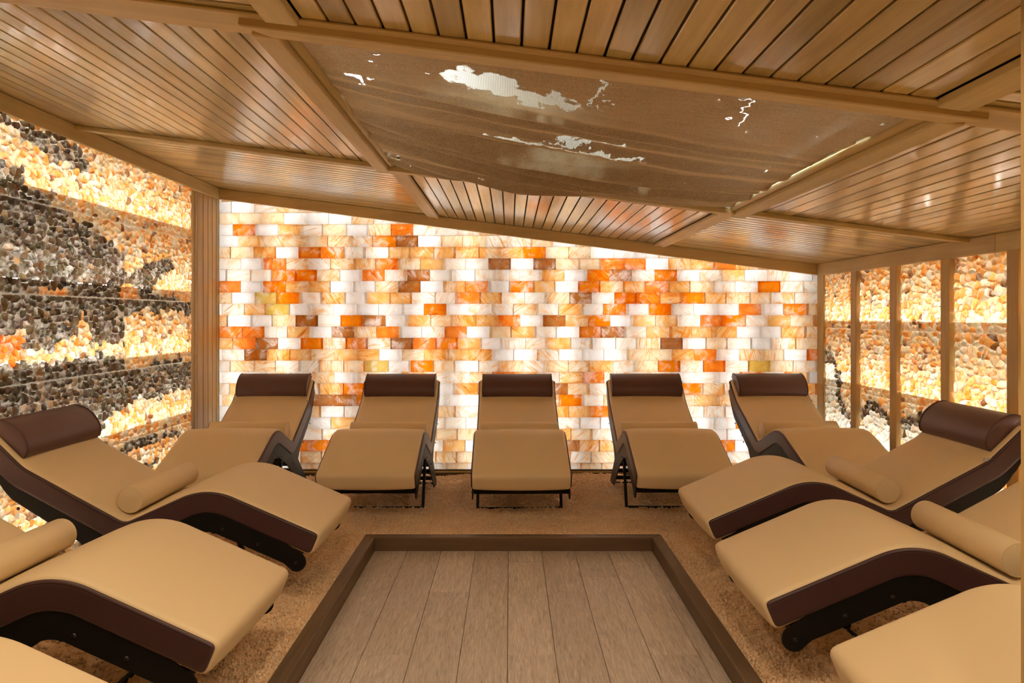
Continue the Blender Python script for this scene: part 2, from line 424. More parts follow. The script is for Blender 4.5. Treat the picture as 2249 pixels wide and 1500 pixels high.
zrow0 = CAMZ + (HZ - 816.9) * YB / FPX        # a bed joint read from the photograph
r0 = -math.floor((zrow0 - 0.06) / BH)
zz = zrow0 - math.floor((zrow0 - 0.062) / BH) * BH - BH
row = 0
while zz < 2.56:
    ph = (0.10 if row % 2 else 0.0) + R.uniform(-0.025, 0.035)
    x = XL + 0.004 - ph
    while x < XR:
        a, b = max(x, XL + 0.002), min(x + BW, XR - 0.002)
        x += BW
        if b - a < 0.02: continue
        z0, z1 = max(zz, 0.060), zz + BH
        if z1 - z0 < 0.02: continue
        cxb = (a + b) / 2
        if z0 > zc(cxb) - 0.095: continue
        bricks.append([a, b, z0, z1])
    zz += BH; row += 1
typ = {}
for (sx_, sz_, k) in seen_pts:
    best = min(range(len(bricks)), key=lambda i: abs((bricks[i][0]+bricks[i][1])/2 - sx_) + 3 * abs((bricks[i][2]+bricks[i][3])/2 - sz_))
    typ[best] = k
for i in range(len(bricks)):
    if i not in typ: typ[i] = R.choices('WwCLOB', (26, 27, 26, 15, 3, 2))[0]
def bcol(k):
    c = TYPES[k]; j = R.uniform(0.90, 1.04); e = R.uniform(-0.03, 0.03)
    return (min(c[0]*j, 0.97), max(0.01, min((c[1]+e*0.6)*j, 0.95)), max(0.005, min((c[2]+e)*j, 0.93)), min(1.0, c[3]*R.uniform(0.5, 1.25)))
full_me = brick_mesh(BW - 0.0003, BH - 0.0003, BD, M['brick_o'])
def vis_rank(b):
    # the bricks that show most: full ones, clear of the loungers and the beam
    cxb, czb = (b[0]+b[1])/2, (b[2]+b[3])/2
    full = (b[1]-b[0] > BW*0.98) and (b[3]-b[2] > BH*0.98)
    clear = czb > 0.93 and b[3] < zc(b[1]) - 0.095
    return (full and clear, full, -abs(czb - 1.45) * 2 - abs(cxb) * 0.1)
order = sorted(range(len(bricks)), key=lambda i: vis_rank(bricks[i]), reverse=True)
keep = set(order[:300])
sv, sf, sc_ = [], [], []
for i, (a, b, z0, z1) in enumerate(bricks):
    c = bcol(typ[i]); dy = R.uniform(-0.0025, 0.0025)
    if i in keep:
        o = obj('salt_brick', full_me, wall_back); o.location = ((a+b)/2, YB + dy, (z0+z1)/2); o.color = c
        if b - a < BW*0.98 or z1 - z0 < BH*0.98:
            o.scale = ((b-a)/BW, 1, (z1-z0)/BH)
    else:
        w, h = b - a - 0.0003, z1 - z0 - 0.0003; n0 = len(sv)
        t = brick_mesh(w, h, BD, M['brick_a'])
        sv += [(v.co.x + (a+b)/2, v.co.y + YB + dy, v.co.z + (z0+z1)/2) for v in t.vertices]
        sf += [tuple(n0 + q for q in p.vertices) for p in t.polygons]
        sc_ += [c] * len(t.vertices); bpy.data.meshes.remove(t)
def stuff_mesh(name, v, f, c, mat):
    me = mesh(name, v, f, mat)
    at = me.color_attributes.new('salt', 'FLOAT_COLOR', 'POINT')
    at.data.foreach_set('color', np.array(c, dtype=np.float32).ravel())
    return me
rest = obj('salt_bricks', stuff_mesh('salt_bricks', sv, sf, sc_, M['brick_a']), wall_back); rest['kind'] = 'stuff'
# led strips standing behind the bricks, and one along the sloping top
strip = led_box('led_strip', -0.012, 0.012, 0, 0.006, 0, 1.0, M['led_back'], 1, -1)
LEDX = [bw_pt(px, 0)[0] for px in (520, 618, 735, 838, 935, 1032, 1145, 1238, 1340, 1432, 1530, 1625, 1735)]
for x in LEDX:
    o = obj('led_strip', strip, wall_back); o.location = (x, YB + 0.155, 0.05); o.scale = (1, 1, zc(x) - 0.16)
pts = [(XL+0.05, YB+0.145, zc(XL)-0.125), (XR-0.05, YB+0.145, zc(XR)-0.125), (XR-0.05, YB+0.155, zc(XR)-0.125), (XL+0.05, YB+0.155, zc(XL)-0.125)]
me = hexa('led_strip_top', pts + [(p[0], p[1], p[2]+0.012) for p in pts]); me.materials.append(M['white']); me.materials.append(M['led_back'])
for p in me.polygons:
    if p.normal.y < -0.9: p.material_index = 1
obj('led_strip', me, wall_back)
bb = empty('baseboard_back', (0, YB, 0)); struct(bb)
obj('baseboard_strip', box('baseboard_strip', XL, XR, -0.030, 0.03, -0.01, 0.030, M['dark_trim'], 0.002), bb)
obj('baseboard_strip', box('baseboard_strip', XL, XR, -0.022, 0.03, 0.031, 0.047, M['beam_x'], 0.002), bb)
obj('baseboard_strip', box('baseboard_strip', XL, XR, -0.015, 0.03, 0.048, 0.058, M['dark_trim'], 0.002), bb)

# ------------------------------------------------------------------ pebble walls
def inpoly(p, poly):
    x, y = p; c = False; n = len(poly); j = n - 1
    for i in range(n):
        xi, yi = poly[i]; xj, yj = poly[j]
        if (yi > y) != (yj > y) and x < (xj - xi)*(y - yi)/(yj - yi) + xi: c = not c
        j = i
    return c
def cell(p, near, bnd, rmax):
    """convex cell of point p: clipped by the bisectors to its neighbours and by its panel"""
    y0, y1, z0, z1 = bnd
    P = [(y0, z0), (y1, z0), (y1, z1), (y0, z1)]
    for q in near:
        mx, my = (p[0]+q[0])/2, (p[1]+q[1])/2; nx_, ny_ = q[0]-p[0], q[1]-p[1]
        out = []; n = len(P)
        for i in range(n):
            a, b = P[i], P[(i+1) % n]
            da = (a[0]-mx)*nx_ + (a[1]-my)*ny_; db = (b[0]-mx)*nx_ + (b[1]-my)*ny_
            if da <= 0: out.append(a)
            if (da < 0 < db) or (db < 0 < da):
                t = da/(da-db); out.append((a[0]+(b[0]-a[0])*t, a[1]+(b[1]-a[1])*t))
        P = out
        if len(P) < 3: return None
    # merge very short edges
    out = []
    for i in range(len(P)):
        a, b = P[i], P[(i+1) % len(P)]
        if math.hypot(a[0]-b[0], a[1]-b[1]) > 0.006: out.append(a)
    if len(out) < 4: return None
    # round the corners off
    cut = []
    for i in range(len(out)):
        a, b = out[i], out[(i+1) % len(out)]
        cut += [(a[0]*0.74 + b[0]*0.26, a[1]*0.74 + b[1]*0.26), (a[0]*0.26 + b[0]*0.74, a[1]*0.26 + b[1]*0.74)]
    return cut
def stone_geo(P, c, h, k):
    """faceted pebble over cell P with centre c: three rings and a crown; returns local (normal, y, z) points and faces"""
    n = len(P); v = []; f = []
    tx, ty = R.uniform(-.22, .22), R.uniform(-.22, .22)
    for (q, d, jt) in ((k, -0.35, 0.02), (k*0.84, 0.66, 0.05)):
        for (y, z) in P:
            m = q*(1 + R.uniform(-jt, jt)); dy, dz = (y-c[0])*m, (z-c[1])*m
            til = (dy*tx + dz*ty) if d > 0 else 0
            v.append((h*d*(1 + R.uniform(-.12, .12)) + til, dy, dz))
    v.append((h*R.uniform(0.9, 1.1), 0, 0))
    for i in range(n):
        j = (i+1) % n; f.append((i, j, n+j, n+i))
    for i in range(n): f.append((n+i, n+(i+1) % n, 2*n))
    return v, f
def pebble_wall(wall, xw, sgn, panels, colour, prefer):
    """pebbles on the plane x=xw, standing out along sgn; panels are (y0,y1,z0,z1,size)"""
    st = []
    for (y0, y1, z0, z1, s) in panels:
        w, h = y1 - y0, z1 - z0
        ny = max(1, round(w / (s*1.16))); nz = max(1, round(h / (s * 0.84)))
        pts = []
        for k in range(nz):
            for i in range(ny):
                y = y0 + (i + (0.72 if k % 2 else 0.28)) * w / ny + R.uniform(-.46, .46)*s
                z = z0 + (k + 0.5) * h / nz + R.uniform(-.40, .40)*s
                if R.random() < 0.07: continue
                pts.append((min(max(y, y0 + 0.004), y1 - 0.004), min(max(z, z0 + 0.004), z1 - 0.004)))
        A = np.array(pts)
        for i, p in enumerate(pts):
            d = ((A - A[i])**2).sum(1); idx = np.argsort(d)[1:15]
            P = cell(p, [pts[j] for j in idx], (y0, y1, z0, z1), s)
            if P is None: continue
            c = (sum(q[0] for q in P)/len(P), sum(q[1] for q in P)/len(P))
            r = max(math.hypot(q[0]-c[0], q[1]-c[1]) for q in P)
            if r < 0.010: continue
            st.append((c, P, r, s))
    ranked = sorted(range(len(st)), key=lambda i: prefer(st[i][0][0], st[i][0][1], st[i][2]), reverse=True)
    keep = set(ranked[:300]); V, F, K_ = [], [], []
    for i, (c, P, r, s) in enumerate(st):
        col, gap = colour(*c)
        v, f = stone_geo(P, c, s*R.uniform(0.20, 0.36), gap*R.uniform(0.95, 1.03))
        if i in keep:
            me = mesh('salt_stone', [(sgn*a, y, z) for a, y, z in v], f, M['stone_o'])
            o = obj('salt_stone', me, wall); o.location = (xw, c[0], c[1]); o.color = col
        else:
            n0 = len(V); V += [(xw + sgn*a, c[0]+y, c[1]+z) for a, y, z in v]; F += [tuple(n0+q for q in ff) for ff in f]; K_ += [col]*len(v)
    rest = obj('salt_stones', stuff_mesh('salt_stones', V, F, K_, M['stone_a']), wall); rest['kind'] = 'stuff'

DARK_L = [[(-40,225),(0,247),(40,262),(90,285),(150,308),(175,330),(195,362),(192,378),(165,372),(125,352),(85,330),(55,310),(30,285),(0,270),(-40,255)],
          [(-80,340),(0,355),(50,372),(52,392),(95,430),(130,460),(195,492),(235,525),(268,560),(272,590),(290,600),(330,572),(372,572),(380,590),(348,608),(335,645),
           (424,662),(424,693),(395,685),(355,680),(344,690),(317,676),(272,694),(272,755),(197,760),(195,720),(181,691),(175,693),(173,731),(149,739),(128,757),
           (117,768),(93,771),(53,765),(51,725),(0,739),(-80,750)],
          [(-80,815),(0,806),(55,800),(200,780),(270,774),(272,812),(310,808),(350,793),(424,788),(424,850),(380,858),(330,874),(300,868),(290,888),(250,912),(224,938),(210,960),(100,975),(0,985),(-80,990)],
          [(250,990),(300,966),(395,944),(400,955),(320,980),(270,1003)],
          [(305,1026),(350,1003),(355,1010),(315,1034)], [(225,1040),(260,1025),(262,1035),(230,1052)]]
DARK_L = [[lpt(*p) for p in q] for q in DARK_L]
LIGHT_L = [[lpt(*p) for p in q] for q in ([(85,630),(148,631),(148,648),(84,647)], [(262,627),(303,628),(303,656),(262,655)])]
ORNG_L = [[lpt(*p) for p in q] for q in ([(-60,740),(0,735),(50,728),(53,765),(55,800),(-60,812)],)]
def jit(c, a=0.08):
    k = R.uniform(1 - a*2, 1 + a)
    return tuple(max(0.005, min(0.97, v*k + R.uniform(-0.01, 0.01))) for v in c[:3]) + (R.uniform(0.2, 1.0),)
def amber(orange=0.25):
    q = R.random()
    if q < 0.045: return jit((0.34, 0.18, 0.08))
    if q < 0.05 + orange: return jit((0.92, 0.52, 0.17))
    if q < 0.55 + orange * 0.5: return jit((0.94, 0.74, 0.45))
    return jit((0.96, 0.88, 0.70))
def dark():
    q = R.random()
    if q < 0.10: return jit((0.42, 0.31, 0.20))
    return jit((0.145, 0.107, 0.070), 0.25)
def col_left(y, z):
    p = (y, z)
    for q in LIGHT_L:
        if inpoly(p, q): return jit((0.88, 0.48, 0.17)), 1.0
    for q in ORNG_L:
        if inpoly(p, q): return jit((0.90, 0.30, 0.05)), 0.98
    for q in DARK_L:
        if inpoly(p, q): return dark(), 0.93
    return amber(0.20 if y < 4.71 else 0.32), 1.0
JL = [0.10, 0.573, 1.057, 1.537, 2.04]
YS_L = [5.695, 5.21, 4.71, 4.21, 3.71, 3.21, 2.71]
TOPL = zc(XL) - 0.10
panels = []
for a, b in zip(YS_L[1:], YS_L[:-1]):
    for z0, z1 in zip([0.0] + JL, JL + [TOPL + 0.02]):
        panels.append((a + 0.002, b - 0.002, z0 + 0.0012, z1 - 0.0012, 0.043))
wall_left = struct(obj('wall_left', box('wall_left', XL - 0.36, XL - 0.30, YF, YB + 0.2, -0.12, 2.62, M['white'])))
def pref_left(y, z, r):
    px = CX + FPX*XL/y; py = HZ - (z - CAMZ)*FPX/y
    vis = px > -5 and py < 930 - max(0, (200 - px))*0.05 and py > 250
    return (vis, r / y)
pebble_wall(wall_left, XL, 1, panels, col_left, pref_left)

def mount(y, z):
    """dark ridge line and the pale snow under it on the right wall"""
    for ln in RIDGE:
        for (a, b) in zip(ln[:-1], ln[1:]):
            d = seg_d((y, z), a, b)
            if d < 0.042: return 'd'
    for q in SNOW:
        if inpoly((y, z), q): return 's'
    return None
def seg_d(p, a, b):
    vx, vy = b[0]-a[0], b[1]-a[1]; t = max(0, min(1, ((p[0]-a[0])*vx + (p[1]-a[1])*vy)/(vx*vx+vy*vy+1e-9)))
    return math.hypot(p[0]-a[0]-t*vx, p[1]-a[1]-t*vy)
rl = [[(1812,783),(1830,792),(1840,830),(1842,880),(1858,912),(1870,930)], [(1880,922),(1905,893),(1922,890),(1938,908),(1955,930)], [(1968,962),(1988,928),(2015,922),(2035,940)],
      [(2040,945),(2075,980),(2120,985)]]
RIDGE = [[rpt(*p) for p in l] for l in rl]
SNOW = [[rpt(*p) for p in l + [(l[-1][0], 1500), (l[0][0], 1500)]] for l in rl]
SNOW.append([rpt(*p) for p in [(1955,930),(1968,962),(1968,1500),(1955,1500)]]); SNOW.append([rpt(*p) for p in [(1870,930),(1880,922),(1880,1500),(1870,1500)]])
def col_right(y, z):
    m = mount(y, z)
    if m == 'd': return jit((0.14, 0.095, 0.058), 0.2), 0.95
    if m == 's': return jit((0.90, 0.91, 0.86), 0.05), 1.0
    return amber(0.34), 1.0
JR = [0.32, 0.82, 1.32]
POSTS = [5.563, 4.987, 4.392, 3.802, 3.22, 2.64]
TOPR = zc(XR) - 0.10
wall_right = struct(obj('wall_right', box('wall_right', XR + 0.30, XR + 0.36, YF, YB + 0.2, -0.12, 2.3, M['white'])))
edges = [6.118] + POSTS
panels = []
for i in range(len(edges) - 1):
    y1 = edges[i] - (0 if i == 0 else 0.048); y0 = edges[i+1] + 0.048
    for z0, z1 in zip([0.0] + JR, JR + [TOPR + 0.02]):
        panels.append((y0, y1, z0 + 0.0012, z1 - 0.0012, 0.044 if i < 3 else 0.050))
def pref_right(y, z, r):
    px = CX + FPX*XR/y; py = HZ - (z - CAMZ)*FPX/y
    return (px < 2240 and py < 900, r / y)
pebble_wall(wall_right, XR + 0.012, -1, panels, col_right, pref_right)

# led trays behind the pebbles; nearer the camera, out of view, the walls are boarded
for wall, xw, s, joints, top in ((wall_left, XL, -1, [0.0] + JL, zc(XL)), (wall_right, XR, 1, [0.0] + JR, zc(XR))):
    xi, xo = (xw + s*0.012, xw + s*0.30)
    ye = 5.80 if s < 0 else 6.20
    for j in joints:
        z = j + (0.085 if s < 0 else 0.065)
        a, b = sorted((xw + s*0.05, xo))
        obj('led_tray', box('led_tray', a, b, 2.64, ye, z - 0.012, z, M['white']), wall)
        a, b = sorted((xw + s*0.262, xw + s*0.290))
        o = obj('led_strip', led_box('led_strip_side', a, b, 2.66, ye, z + 0.002, z + 0.020, M['led_side'], 0, -s), wall)
    a, b = sorted((xw + s*0.004, xo))
    obj('cavity_side', box('cavity_side', a, b, ye, ye + 0.02, 0, top, M['white']), wall)
    a, b = sorted((xi, xo))
    obj('cavity_top', box('cavity_top', a, b, YF, ye, top - 0.055, top - 0.045, M['white']), wall)
    a, b = sorted((xw, xw + s*0.02))
    obj('timber_panel', box('timber_panel', a, b, YF, 2.66, 0.0, top - 0.08, M['beam_z']), wall)
    a, b = sorted((xw + s*0.02, xo))
    obj('cavity_side', box('cavity_side', a, b, 2.62, 2.64, 0, top, M['white']), wall)

# timber lining at the left far corner, posts on the right wall
for i, (a, b) in enumerate(((5.815, 5.925), (5.932, 6.02), (6.026, 6.108), (6.114, 6.19), (6.196, 6.245))):
    o = obj('wall_plank', box('wall_plank', -0.02, 0.0, -(b-a)/2, (b-a)/2, 0.0, zc(XL) - 0.09, M['beam_z'], 0.003), wall_left)
    o.location = (XL, (a+b)/2, 0)
obj('plank_backing', box('plank_backing', XL - 0.03, XL - 0.016, 5.80, 6.26, 0, zc(XL) - 0.09, M['groove']), wall_left)
o = obj('corner_post', box('corner_post', -0.05, 0.0, -0.055, 0.055, 0.0, zc(XL) - 0.09, M['beam_z'], 0.003), wall_left); o.location = (XL - 0.012, 5.757, 0)
pm = box('wall_post', -0.025, 0.03, -0.044, 0.044, 0.0, zc(XR) - 0.085, M['beam_z'], 0.003)
for y in POSTS:
    o = obj('wall_post', pm, wall_right); o.location = (XR, y, 0)
o = obj('wall_post', box('wall_post_corner', -0.012, 0.03, -0.062, 0.062, 0.0, zc(XR) - 0.085, M['beam_z'], 0.003), wall_right); o.location = (XR, 6.184, 0)

# timber trims along the top of the walls
struct(obj('trim_1', hexa('trim_1', [(XL, YB - 0.045, zc(XL)-0.095), (XR, YB - 0.045, zc(XR)-0.095), (XR, YB - 0.005, zc(XR)-0.095), (XL, YB - 0.005, zc(XL)-0.095),
     (XL, YB - 0.045, zc(XL)-0.001), (XR, YB - 0.045, zc(XR)-0.001), (XR, YB - 0.005, zc(XR)-0.001), (XL, YB - 0.005, zc(XL)-0.001)], M['beam_x'], 0.003)))
def side_trim(name, x0, x1, ya, yb_):
    zt0, zt1 = zc(x0) - 0.001, zc(x1) - 0.001; zb = zc((x0+x1)/2) - 0.10
    me = hexa(name, [(x0, ya, zb), (x1, ya, zb), (x1, yb_, zb), (x0, yb_, zb), (x0, ya, zt0), (x1, ya, zt1), (x1, yb_, zt1), (x0, yb_, zt0)], M['beam_y'], 0.003)
    return struct(obj(name, me))
side_trim('trim_2', XL - 0.02, XL + 0.022, YF, YB - 0.047)
side_trim('trim_3', XR - 0.030, XR + 0.03, 3.93, YB - 0.047)
side_trim('trim_4', XR - 0.030, XR + 0.03, YF, 3.928)

# ------------------------------------------------------------------ sloping timber ceiling
TH = math.atan(SL); K = 1.0 / math.cos(TH)
ceiling = bpy.data.objects.new('ceiling', None); C.objects.link(ceiling); struct(ceiling)
ceiling.location = (0, 0, CZ0); ceiling.rotation_euler = (0, TH, 0)
OX0, OX1, OY0, OY1 = -0.735*K, 1.352*K, 2.175, 4.19          # opening with the cloth
def slab(x0, x1, y0, y1): obj('ceiling_board', box('ceiling_board', x0, x1, y0, y1, 0.022, 0.06, M['groove']), ceiling)
CX0, CX1 = (XL - 0.36)*K, (XR + 0.36)*K
slab(CX0, CX1, YF, OY0); slab(CX0, CX1, OY1, YB + 0.2); slab(CX0, OX0, OY0, OY1); slab(OX1, CX1, OY0, OY1)
GAP = 0.010
def planks(x0, x1, y0, y1, along, pitch=0.082):
    GAP = 0.014 if along == 'x' else 0.0075
    if along == 'x':
        n = round((y1 - y0)/pitch); p = (y1 - y0)/n
        me = box('ceiling_plank', -(x1-x0)/2, (x1-x0)/2, -p/2 + GAP/2, p/2 - GAP/2, 0.0, 0.02, M['ceil_x'], 0.003)
        for i in range(n):
            o = obj('ceiling_plank', me, ceiling); o.location = ((x0+x1)/2, y0 + (i+0.5)*p, 0)
    else:
        n = round((x1 - x0)/pitch); p = (x1 - x0)/n
        me = box('ceiling_plank', -p/2 + GAP/2, p/2 - GAP/2, -(y1-y0)/2, (y1-y0)/2, 0.0, 0.02, M['ceil_y'], 0.003)
        for i in range(n):
            o = obj('ceiling_plank', me, ceiling); o.location = (x0 + (i+0.5)*p, (y0+y1)/2, 0)
xa, xb = XL*K, XR*K
BLx0, BLx1 = -0.725*K, -0.625*K; BRx0, BRx1 = 1.27*K, 1.37*K
planks(xa, BLx0, 4.20, YB, 'x'); planks(BLx1, BRx0, 4.20, YB, 'y'); planks(BRx1, xb, 4.20, YB, 'x')
planks(xa, -0.80*K, 2.275, 4.16, 'y'); planks(1.425*K, xb, 2.275, 4.16, 'y')
planks(xa, BLx0, YF, 2.13, 'x'); planks(BLx1, BRx0, YF, 2.13, 'y'); planks(BRx1, xb, YF, 2.13, 'x')
# flat frame boards at the near ends of the middle panels
for (x0, x1) in ((xa, -0.72*K), (1.345*K, xb)):
    obj('ceiling_frame_board', box('ceiling_frame_board', x0, x1, 2.13, 2.275, -0.002, 0.02, M['beam_x'], 0.002), ceiling)
def beam(x0, x1, y0, y1, d, mat, name='ceiling_beam', bev=0.004):
    return obj(name, box(name, x0, x1, y0, y1, -d, 0.0, mat, bev, 1), ceiling)
def beam_poly(pts, d, mat, top=0.0):
    return obj('ceiling_beam', hexa('ceiling_beam', [(x, y, -d) for x, y in pts] + [(x, y, top) for x, y in pts], mat, 0.004), ceiling)
# far cross beam (left, middle, right)
beam(xa, -0.80*K, 4.15, 4.205, 0.028, M['beam_x']); beam(-0.722*K, 1.345*K, 4.17, 4.235, 0.032, M['beam_x']); beam(1.42*K, xb, 4.15, 4.205, 0.028, M['beam_x'])
# lengthwise beams beside the cloth, mitred towards the near cross beam
beam_poly([(-0.805*K, 2.19), (-0.722*K, 2.19), (-0.722*K, 4.25), (-0.805*K, 4.25)], 0.034, M['beam_y'])
beam_poly([(1.342*K, 2.19), (1.425*K, 2.19), (1.425*K, 4.25), (1.342*K, 4.25)], 0.034, M['beam_y'])
# far lengthwise beams
beam(BLx0, BLx1, 4.252, YB - 0.02, 0.026, M['beam_y']); beam(BRx0, BRx1, 4.252, YB - 0.02, 0.026, M['beam_y'])
# near cross beam with mitred ends, and a thin moulding above it
beam_poly([(-0.82*K, 2.115), (1.45*K, 2.115), (1.36*K, 2.188), (-0.735*K, 2.188)], 0.036, M['beam_x'])
beam(xa, xb, 2.085, 2.128, 0.012, M['beam_x'])
beam(BLx0, BLx1, YF, 2.083, 0.030, M['beam_y']); beam(BRx0, BRx1, YF, 2.083, 0.030, M['beam_y'])
# round moulding inside the opening
for x in (-0.705*K, 1.325*K):
    obj('round_moulding', tube('round_moulding', [(x, 2.19, 0.004), (x, 4.168, 0.004)], 0.018, M['beam_y'], 12), ceiling)
# round fill lamps added to the near ceiling, out of view, to brighten the room
def ringm(name, r0, r1, z0, z1, mat, n=28):
    v, f = [], []
    for (r, z) in ((r0, z0), (r1, z0), (r1, z1), (r0, z1)):
        for k in range(n): a = 2*math.pi*k/n; v.append((r*math.cos(a), r*math.sin(a), z))
    for q in range(4):
        for k in range(n):
            j = (k+1) % n; f.append((q*n+k, ((q+1) % 4)*n+k, ((q+1) % 4)*n+j, q*n+j))
    return mesh(name, v, f, mat)
ring_me = ringm('added_lamp_rim', 0.086, 0.105, -0.012, 0.0, M['white'])
disc_me = mesh('added_lamp_glass', [(0.088*math.cos(2*math.pi*k/28), 0.088*math.sin(2*math.pi*k/28), -0.003) for k in range(28)], [tuple(range(27, -1, -1))], M['fill_lamp'])
for (x, y) in ((-1.75, 1.75), (-0.45, 1.60), (0.40, 1.45), (2.1, 1.70), (-0.45, 0.1), (0.60, 0.1)):
    rm = obj('added_lamp_rim', ring_me, ceiling); rm.location = (x*K, y, -0.0005)
    gl_ = obj('added_lamp_glass', disc_me, rm)
# light box above the cloth
for bx in ((OX0-0.02, OX0, OY0, OY1, 0.0, 0.34), (OX1, OX1+0.02, OY0, OY1, 0.0, 0.34), (OX0-0.02, OX1+0.02, OY0-0.02, OY0, 0.0, 0.34), (OX0-0.02, OX1+0.02, OY1, OY1+0.02, 0.0, 0.34), (OX0-0.02, OX1+0.02, OY0-0.02, OY1+0.02, 0.34, 0.36)):
    obj('light_box_side', box('light_box_side', *bx, M['white']), ceiling)
for (x, sg) in ((OX0 + 0.001, 1), (OX1 - 0.001, -1)):
    a, b = sorted((x, x + sg*0.035))
    obj('led_strip', led_box('led_strip_top', a, b, OY0 + 0.05, OY1 - 0.05, 0.10, 0.11, M['led_top'], 2, 1), ceiling)

# the burlap cloth in the opening: sagging, with folds gathered towards the far edge
def ceil_xy(px, py):
    a, b = px - CX, HZ - py
    y = 0.80 * FPX / (b + SL * a); return (a * y / FPX * K, y)
WORN = []; THIN = []
for (p0, p1, ry, lo) in (((985, 170), (1130, 205), 0.10, 0.55), ((1050, 190), (1265, 240), 0.08, 0.6), ((1075, 290), (1250, 312), 0.03, 0.5), ((1240, 312), (1390, 335), 0.035, 0.6),
                         ((1230, 298), (1360, 310), 0.03, 0.8), ((1325, 185), (1310, 240), 0.010, 0.5), ((1655, 230), (1612, 282), 0.005, 0.5), ((760, 172), (785, 185), 0.02, 0.8), ((860, 345), (868, 352), 0.03, 0.8)):
    a, b = ceil_xy(*p0), ceil_xy(*p1); d = (b[0]-a[0], b[1]-a[1]); L = math.hypot(*d)
    WORN.append(((a[0]+b[0])/2, (a[1]+b[1])/2, L/2 + 0.03, ry, math.atan2(d[1], d[0]), lo))
for (p0, p1, ry) in (((900, 190), (1360, 270), 0.16), ((1040, 310), (1420, 355), 0.09), ((1380, 380), (1480, 395), 0.1)):
    a, b = ceil_xy(*p0), ceil_xy(*p1); d = (b[0]-a[0], b[1]-a[1]); L = math.hypot(*d)
    THIN.append(((a[0]+b[0])/2, (a[1]+b[1])/2, L/2, ry, math.atan2(d[1], d[0])))
M['cloth'] = m_cloth()
nx, ny = 130, 420
vs, fs = [], []
cx0, cx1, cy0, cy1 = -0.700*K, 1.318*K, 2.180, 4.196
for j in range(ny + 1):
    for i in range(nx + 1):
        u, v = i/nx, j/ny
        # ragged side edges
        x = cx0 + (cx1 - cx0)*u; y = cy0 + (cy1 - cy0)*v
        def sst(q): q = max(0.0, min(1.0, q)); return q*q*(3 - 2*q)
        sag = 0.045 * (4*u*(1-u))**0.7 * (0.15 + 0.85*sst(v/0.75)) * sst((1 - v)/0.085) * sst(v/0.05)
        z = 0.010 - sag
        # slanting folds: each drops steeply on the near side and rises gently towards the far edge
        yy = y - 0.17*x + 0.10*(u - 0.5)**2 + 0.03*math.sin(3.1*u + 1.0)
        ph = (yy - 2.70)/0.155 + 0.35*math.sin(9.0*yy) if yy > 2.0 else 0.0
        fr = ph - math.floor(ph)
        saw = sst(fr/0.40) if fr < 0.40 else 1.0 - sst((fr - 0.40)/0.60)
        am = (0.022 + 0.050*sst((yy - 2.8)/0.5)) * sst((yy - 2.55)/0.3) * (0.25 + 0.75*math.sin(math.pi*min(max(u, 0), 1))**0.6) * sst((1 - v)/0.10)
        am *= 0.72 + 0.38*math.sin(2.3*math.floor(ph) + 2.5*u)
        z -= am * saw
        z -= 0.009*sst((yy - 2.9)/0.4)*abs(math.cos(math.pi*(yy + 0.05*x)/0.052))*math.sin(math.pi*u)*sst((1 - v)/0.06)
        z += 0.003*math.sin(31*u + 3*math.sin(9*v))*math.sin(17*v + 2)
        edge = 0.010*math.sin(40*v) + 0.012*math.sin(17*v + 1.0) + 0.006*math.sin(95*v)
        if i == 0: x += max(0, edge) * 0.8
        if i >= nx - 1 and v > 0.18: x -= 0.012 + max(0, edge + 0.012) * 1.2 + 0.045*(sst((v-0.50)/0.05)*sst((0.70-v)/0.05) + sst((v-0.88)/0.03)*sst((0.985-v)/0.03))*(0.7 + 0.3*math.sin(60*v))
        vs.append((x, y, z))
for j in range(ny):
    for i in range(nx):
        a = j*(nx+1) + i; fs.append((a, a+1, a+nx+2, a+nx+1))
cl = obj('ceiling_cloth', mesh('ceiling_cloth', vs, fs, M['cloth'], True))
cl.location = (0, 0, CZ0); cl.rotation_euler = (0, TH, 0)
tag(cl, 'worn brown burlap cloth sagging across the opening in the ceiling', 'cloth')

# door post at the right edge of the view
dp = struct(obj('trim_5', box('trim_5', -0.06, 0.06, -0.045, 0.045, -0.01, zc(1.18) - 0.001, M['beam_z'], 0.004)))
dp.location = (1.053 + 0.06, 1.405, 0)

# ------------------------------------------------------------------ pink salt floor
def smooth_noise(nx_, ny_, cells, amp):
    g_ = NR.normal(size=(cells[0]+2, cells[1]+2)); xs = np.linspace(0, cells[0], nx_); ys = np.linspace(0, cells[1], ny_)
    xi = xs.astype(int); yi = ys.astype(int); fx = xs - xi; fy = ys - yi
    fx = fx*fx*(3-2*fx); fy = fy*fy*(3-2*fy)
    a = g_[np.ix_(xi, yi)]; b = g_[np.ix_(xi+1, yi)]; c = g_[np.ix_(xi, yi+1)]; d = g_[np.ix_(xi+1, yi+1)]
    FX = fx[:, None]; FY = fy[None, :]
    return amp*((a*(1-FX)+b*FX)*(1-FY) + (c*(1-FX)+d*FX)*FY)
gx = np.concatenate([np.linspace(XL + 0.034, -0.884, 86), np.linspace(-0.884, 0.922, 90)[1:], np.linspace(0.922, XR - 0.034, 92)[1:]])
gy = np.concatenate([np.linspace(0.6, 4.291, 185), np.linspace(4.291, YB - 0.031, 98)[1:]])
nxg, nyg = len(gx), len(gy)
hz = 0.016 + smooth_noise(nxg, nyg, (26, 28), 0.006) + smooth_noise(nxg, nyg, (75, 78), 0.006) + smooth_noise(nxg, nyg, (200, 200), 0.004)
GX, GY = np.meshgrid(gx, gy, indexing='ij')
dk = np.maximum(np.maximum(-0.883 - GX, GX - 0.921), GY - 4.29)
hz += 0.040*np.exp(-np.clip(dk, 0, None)/0.10)
hz = np.clip(hz, 0.0, 0.075)
verts = np.stack([GX, GY, hz], -1).reshape(-1, 3)
faces = []
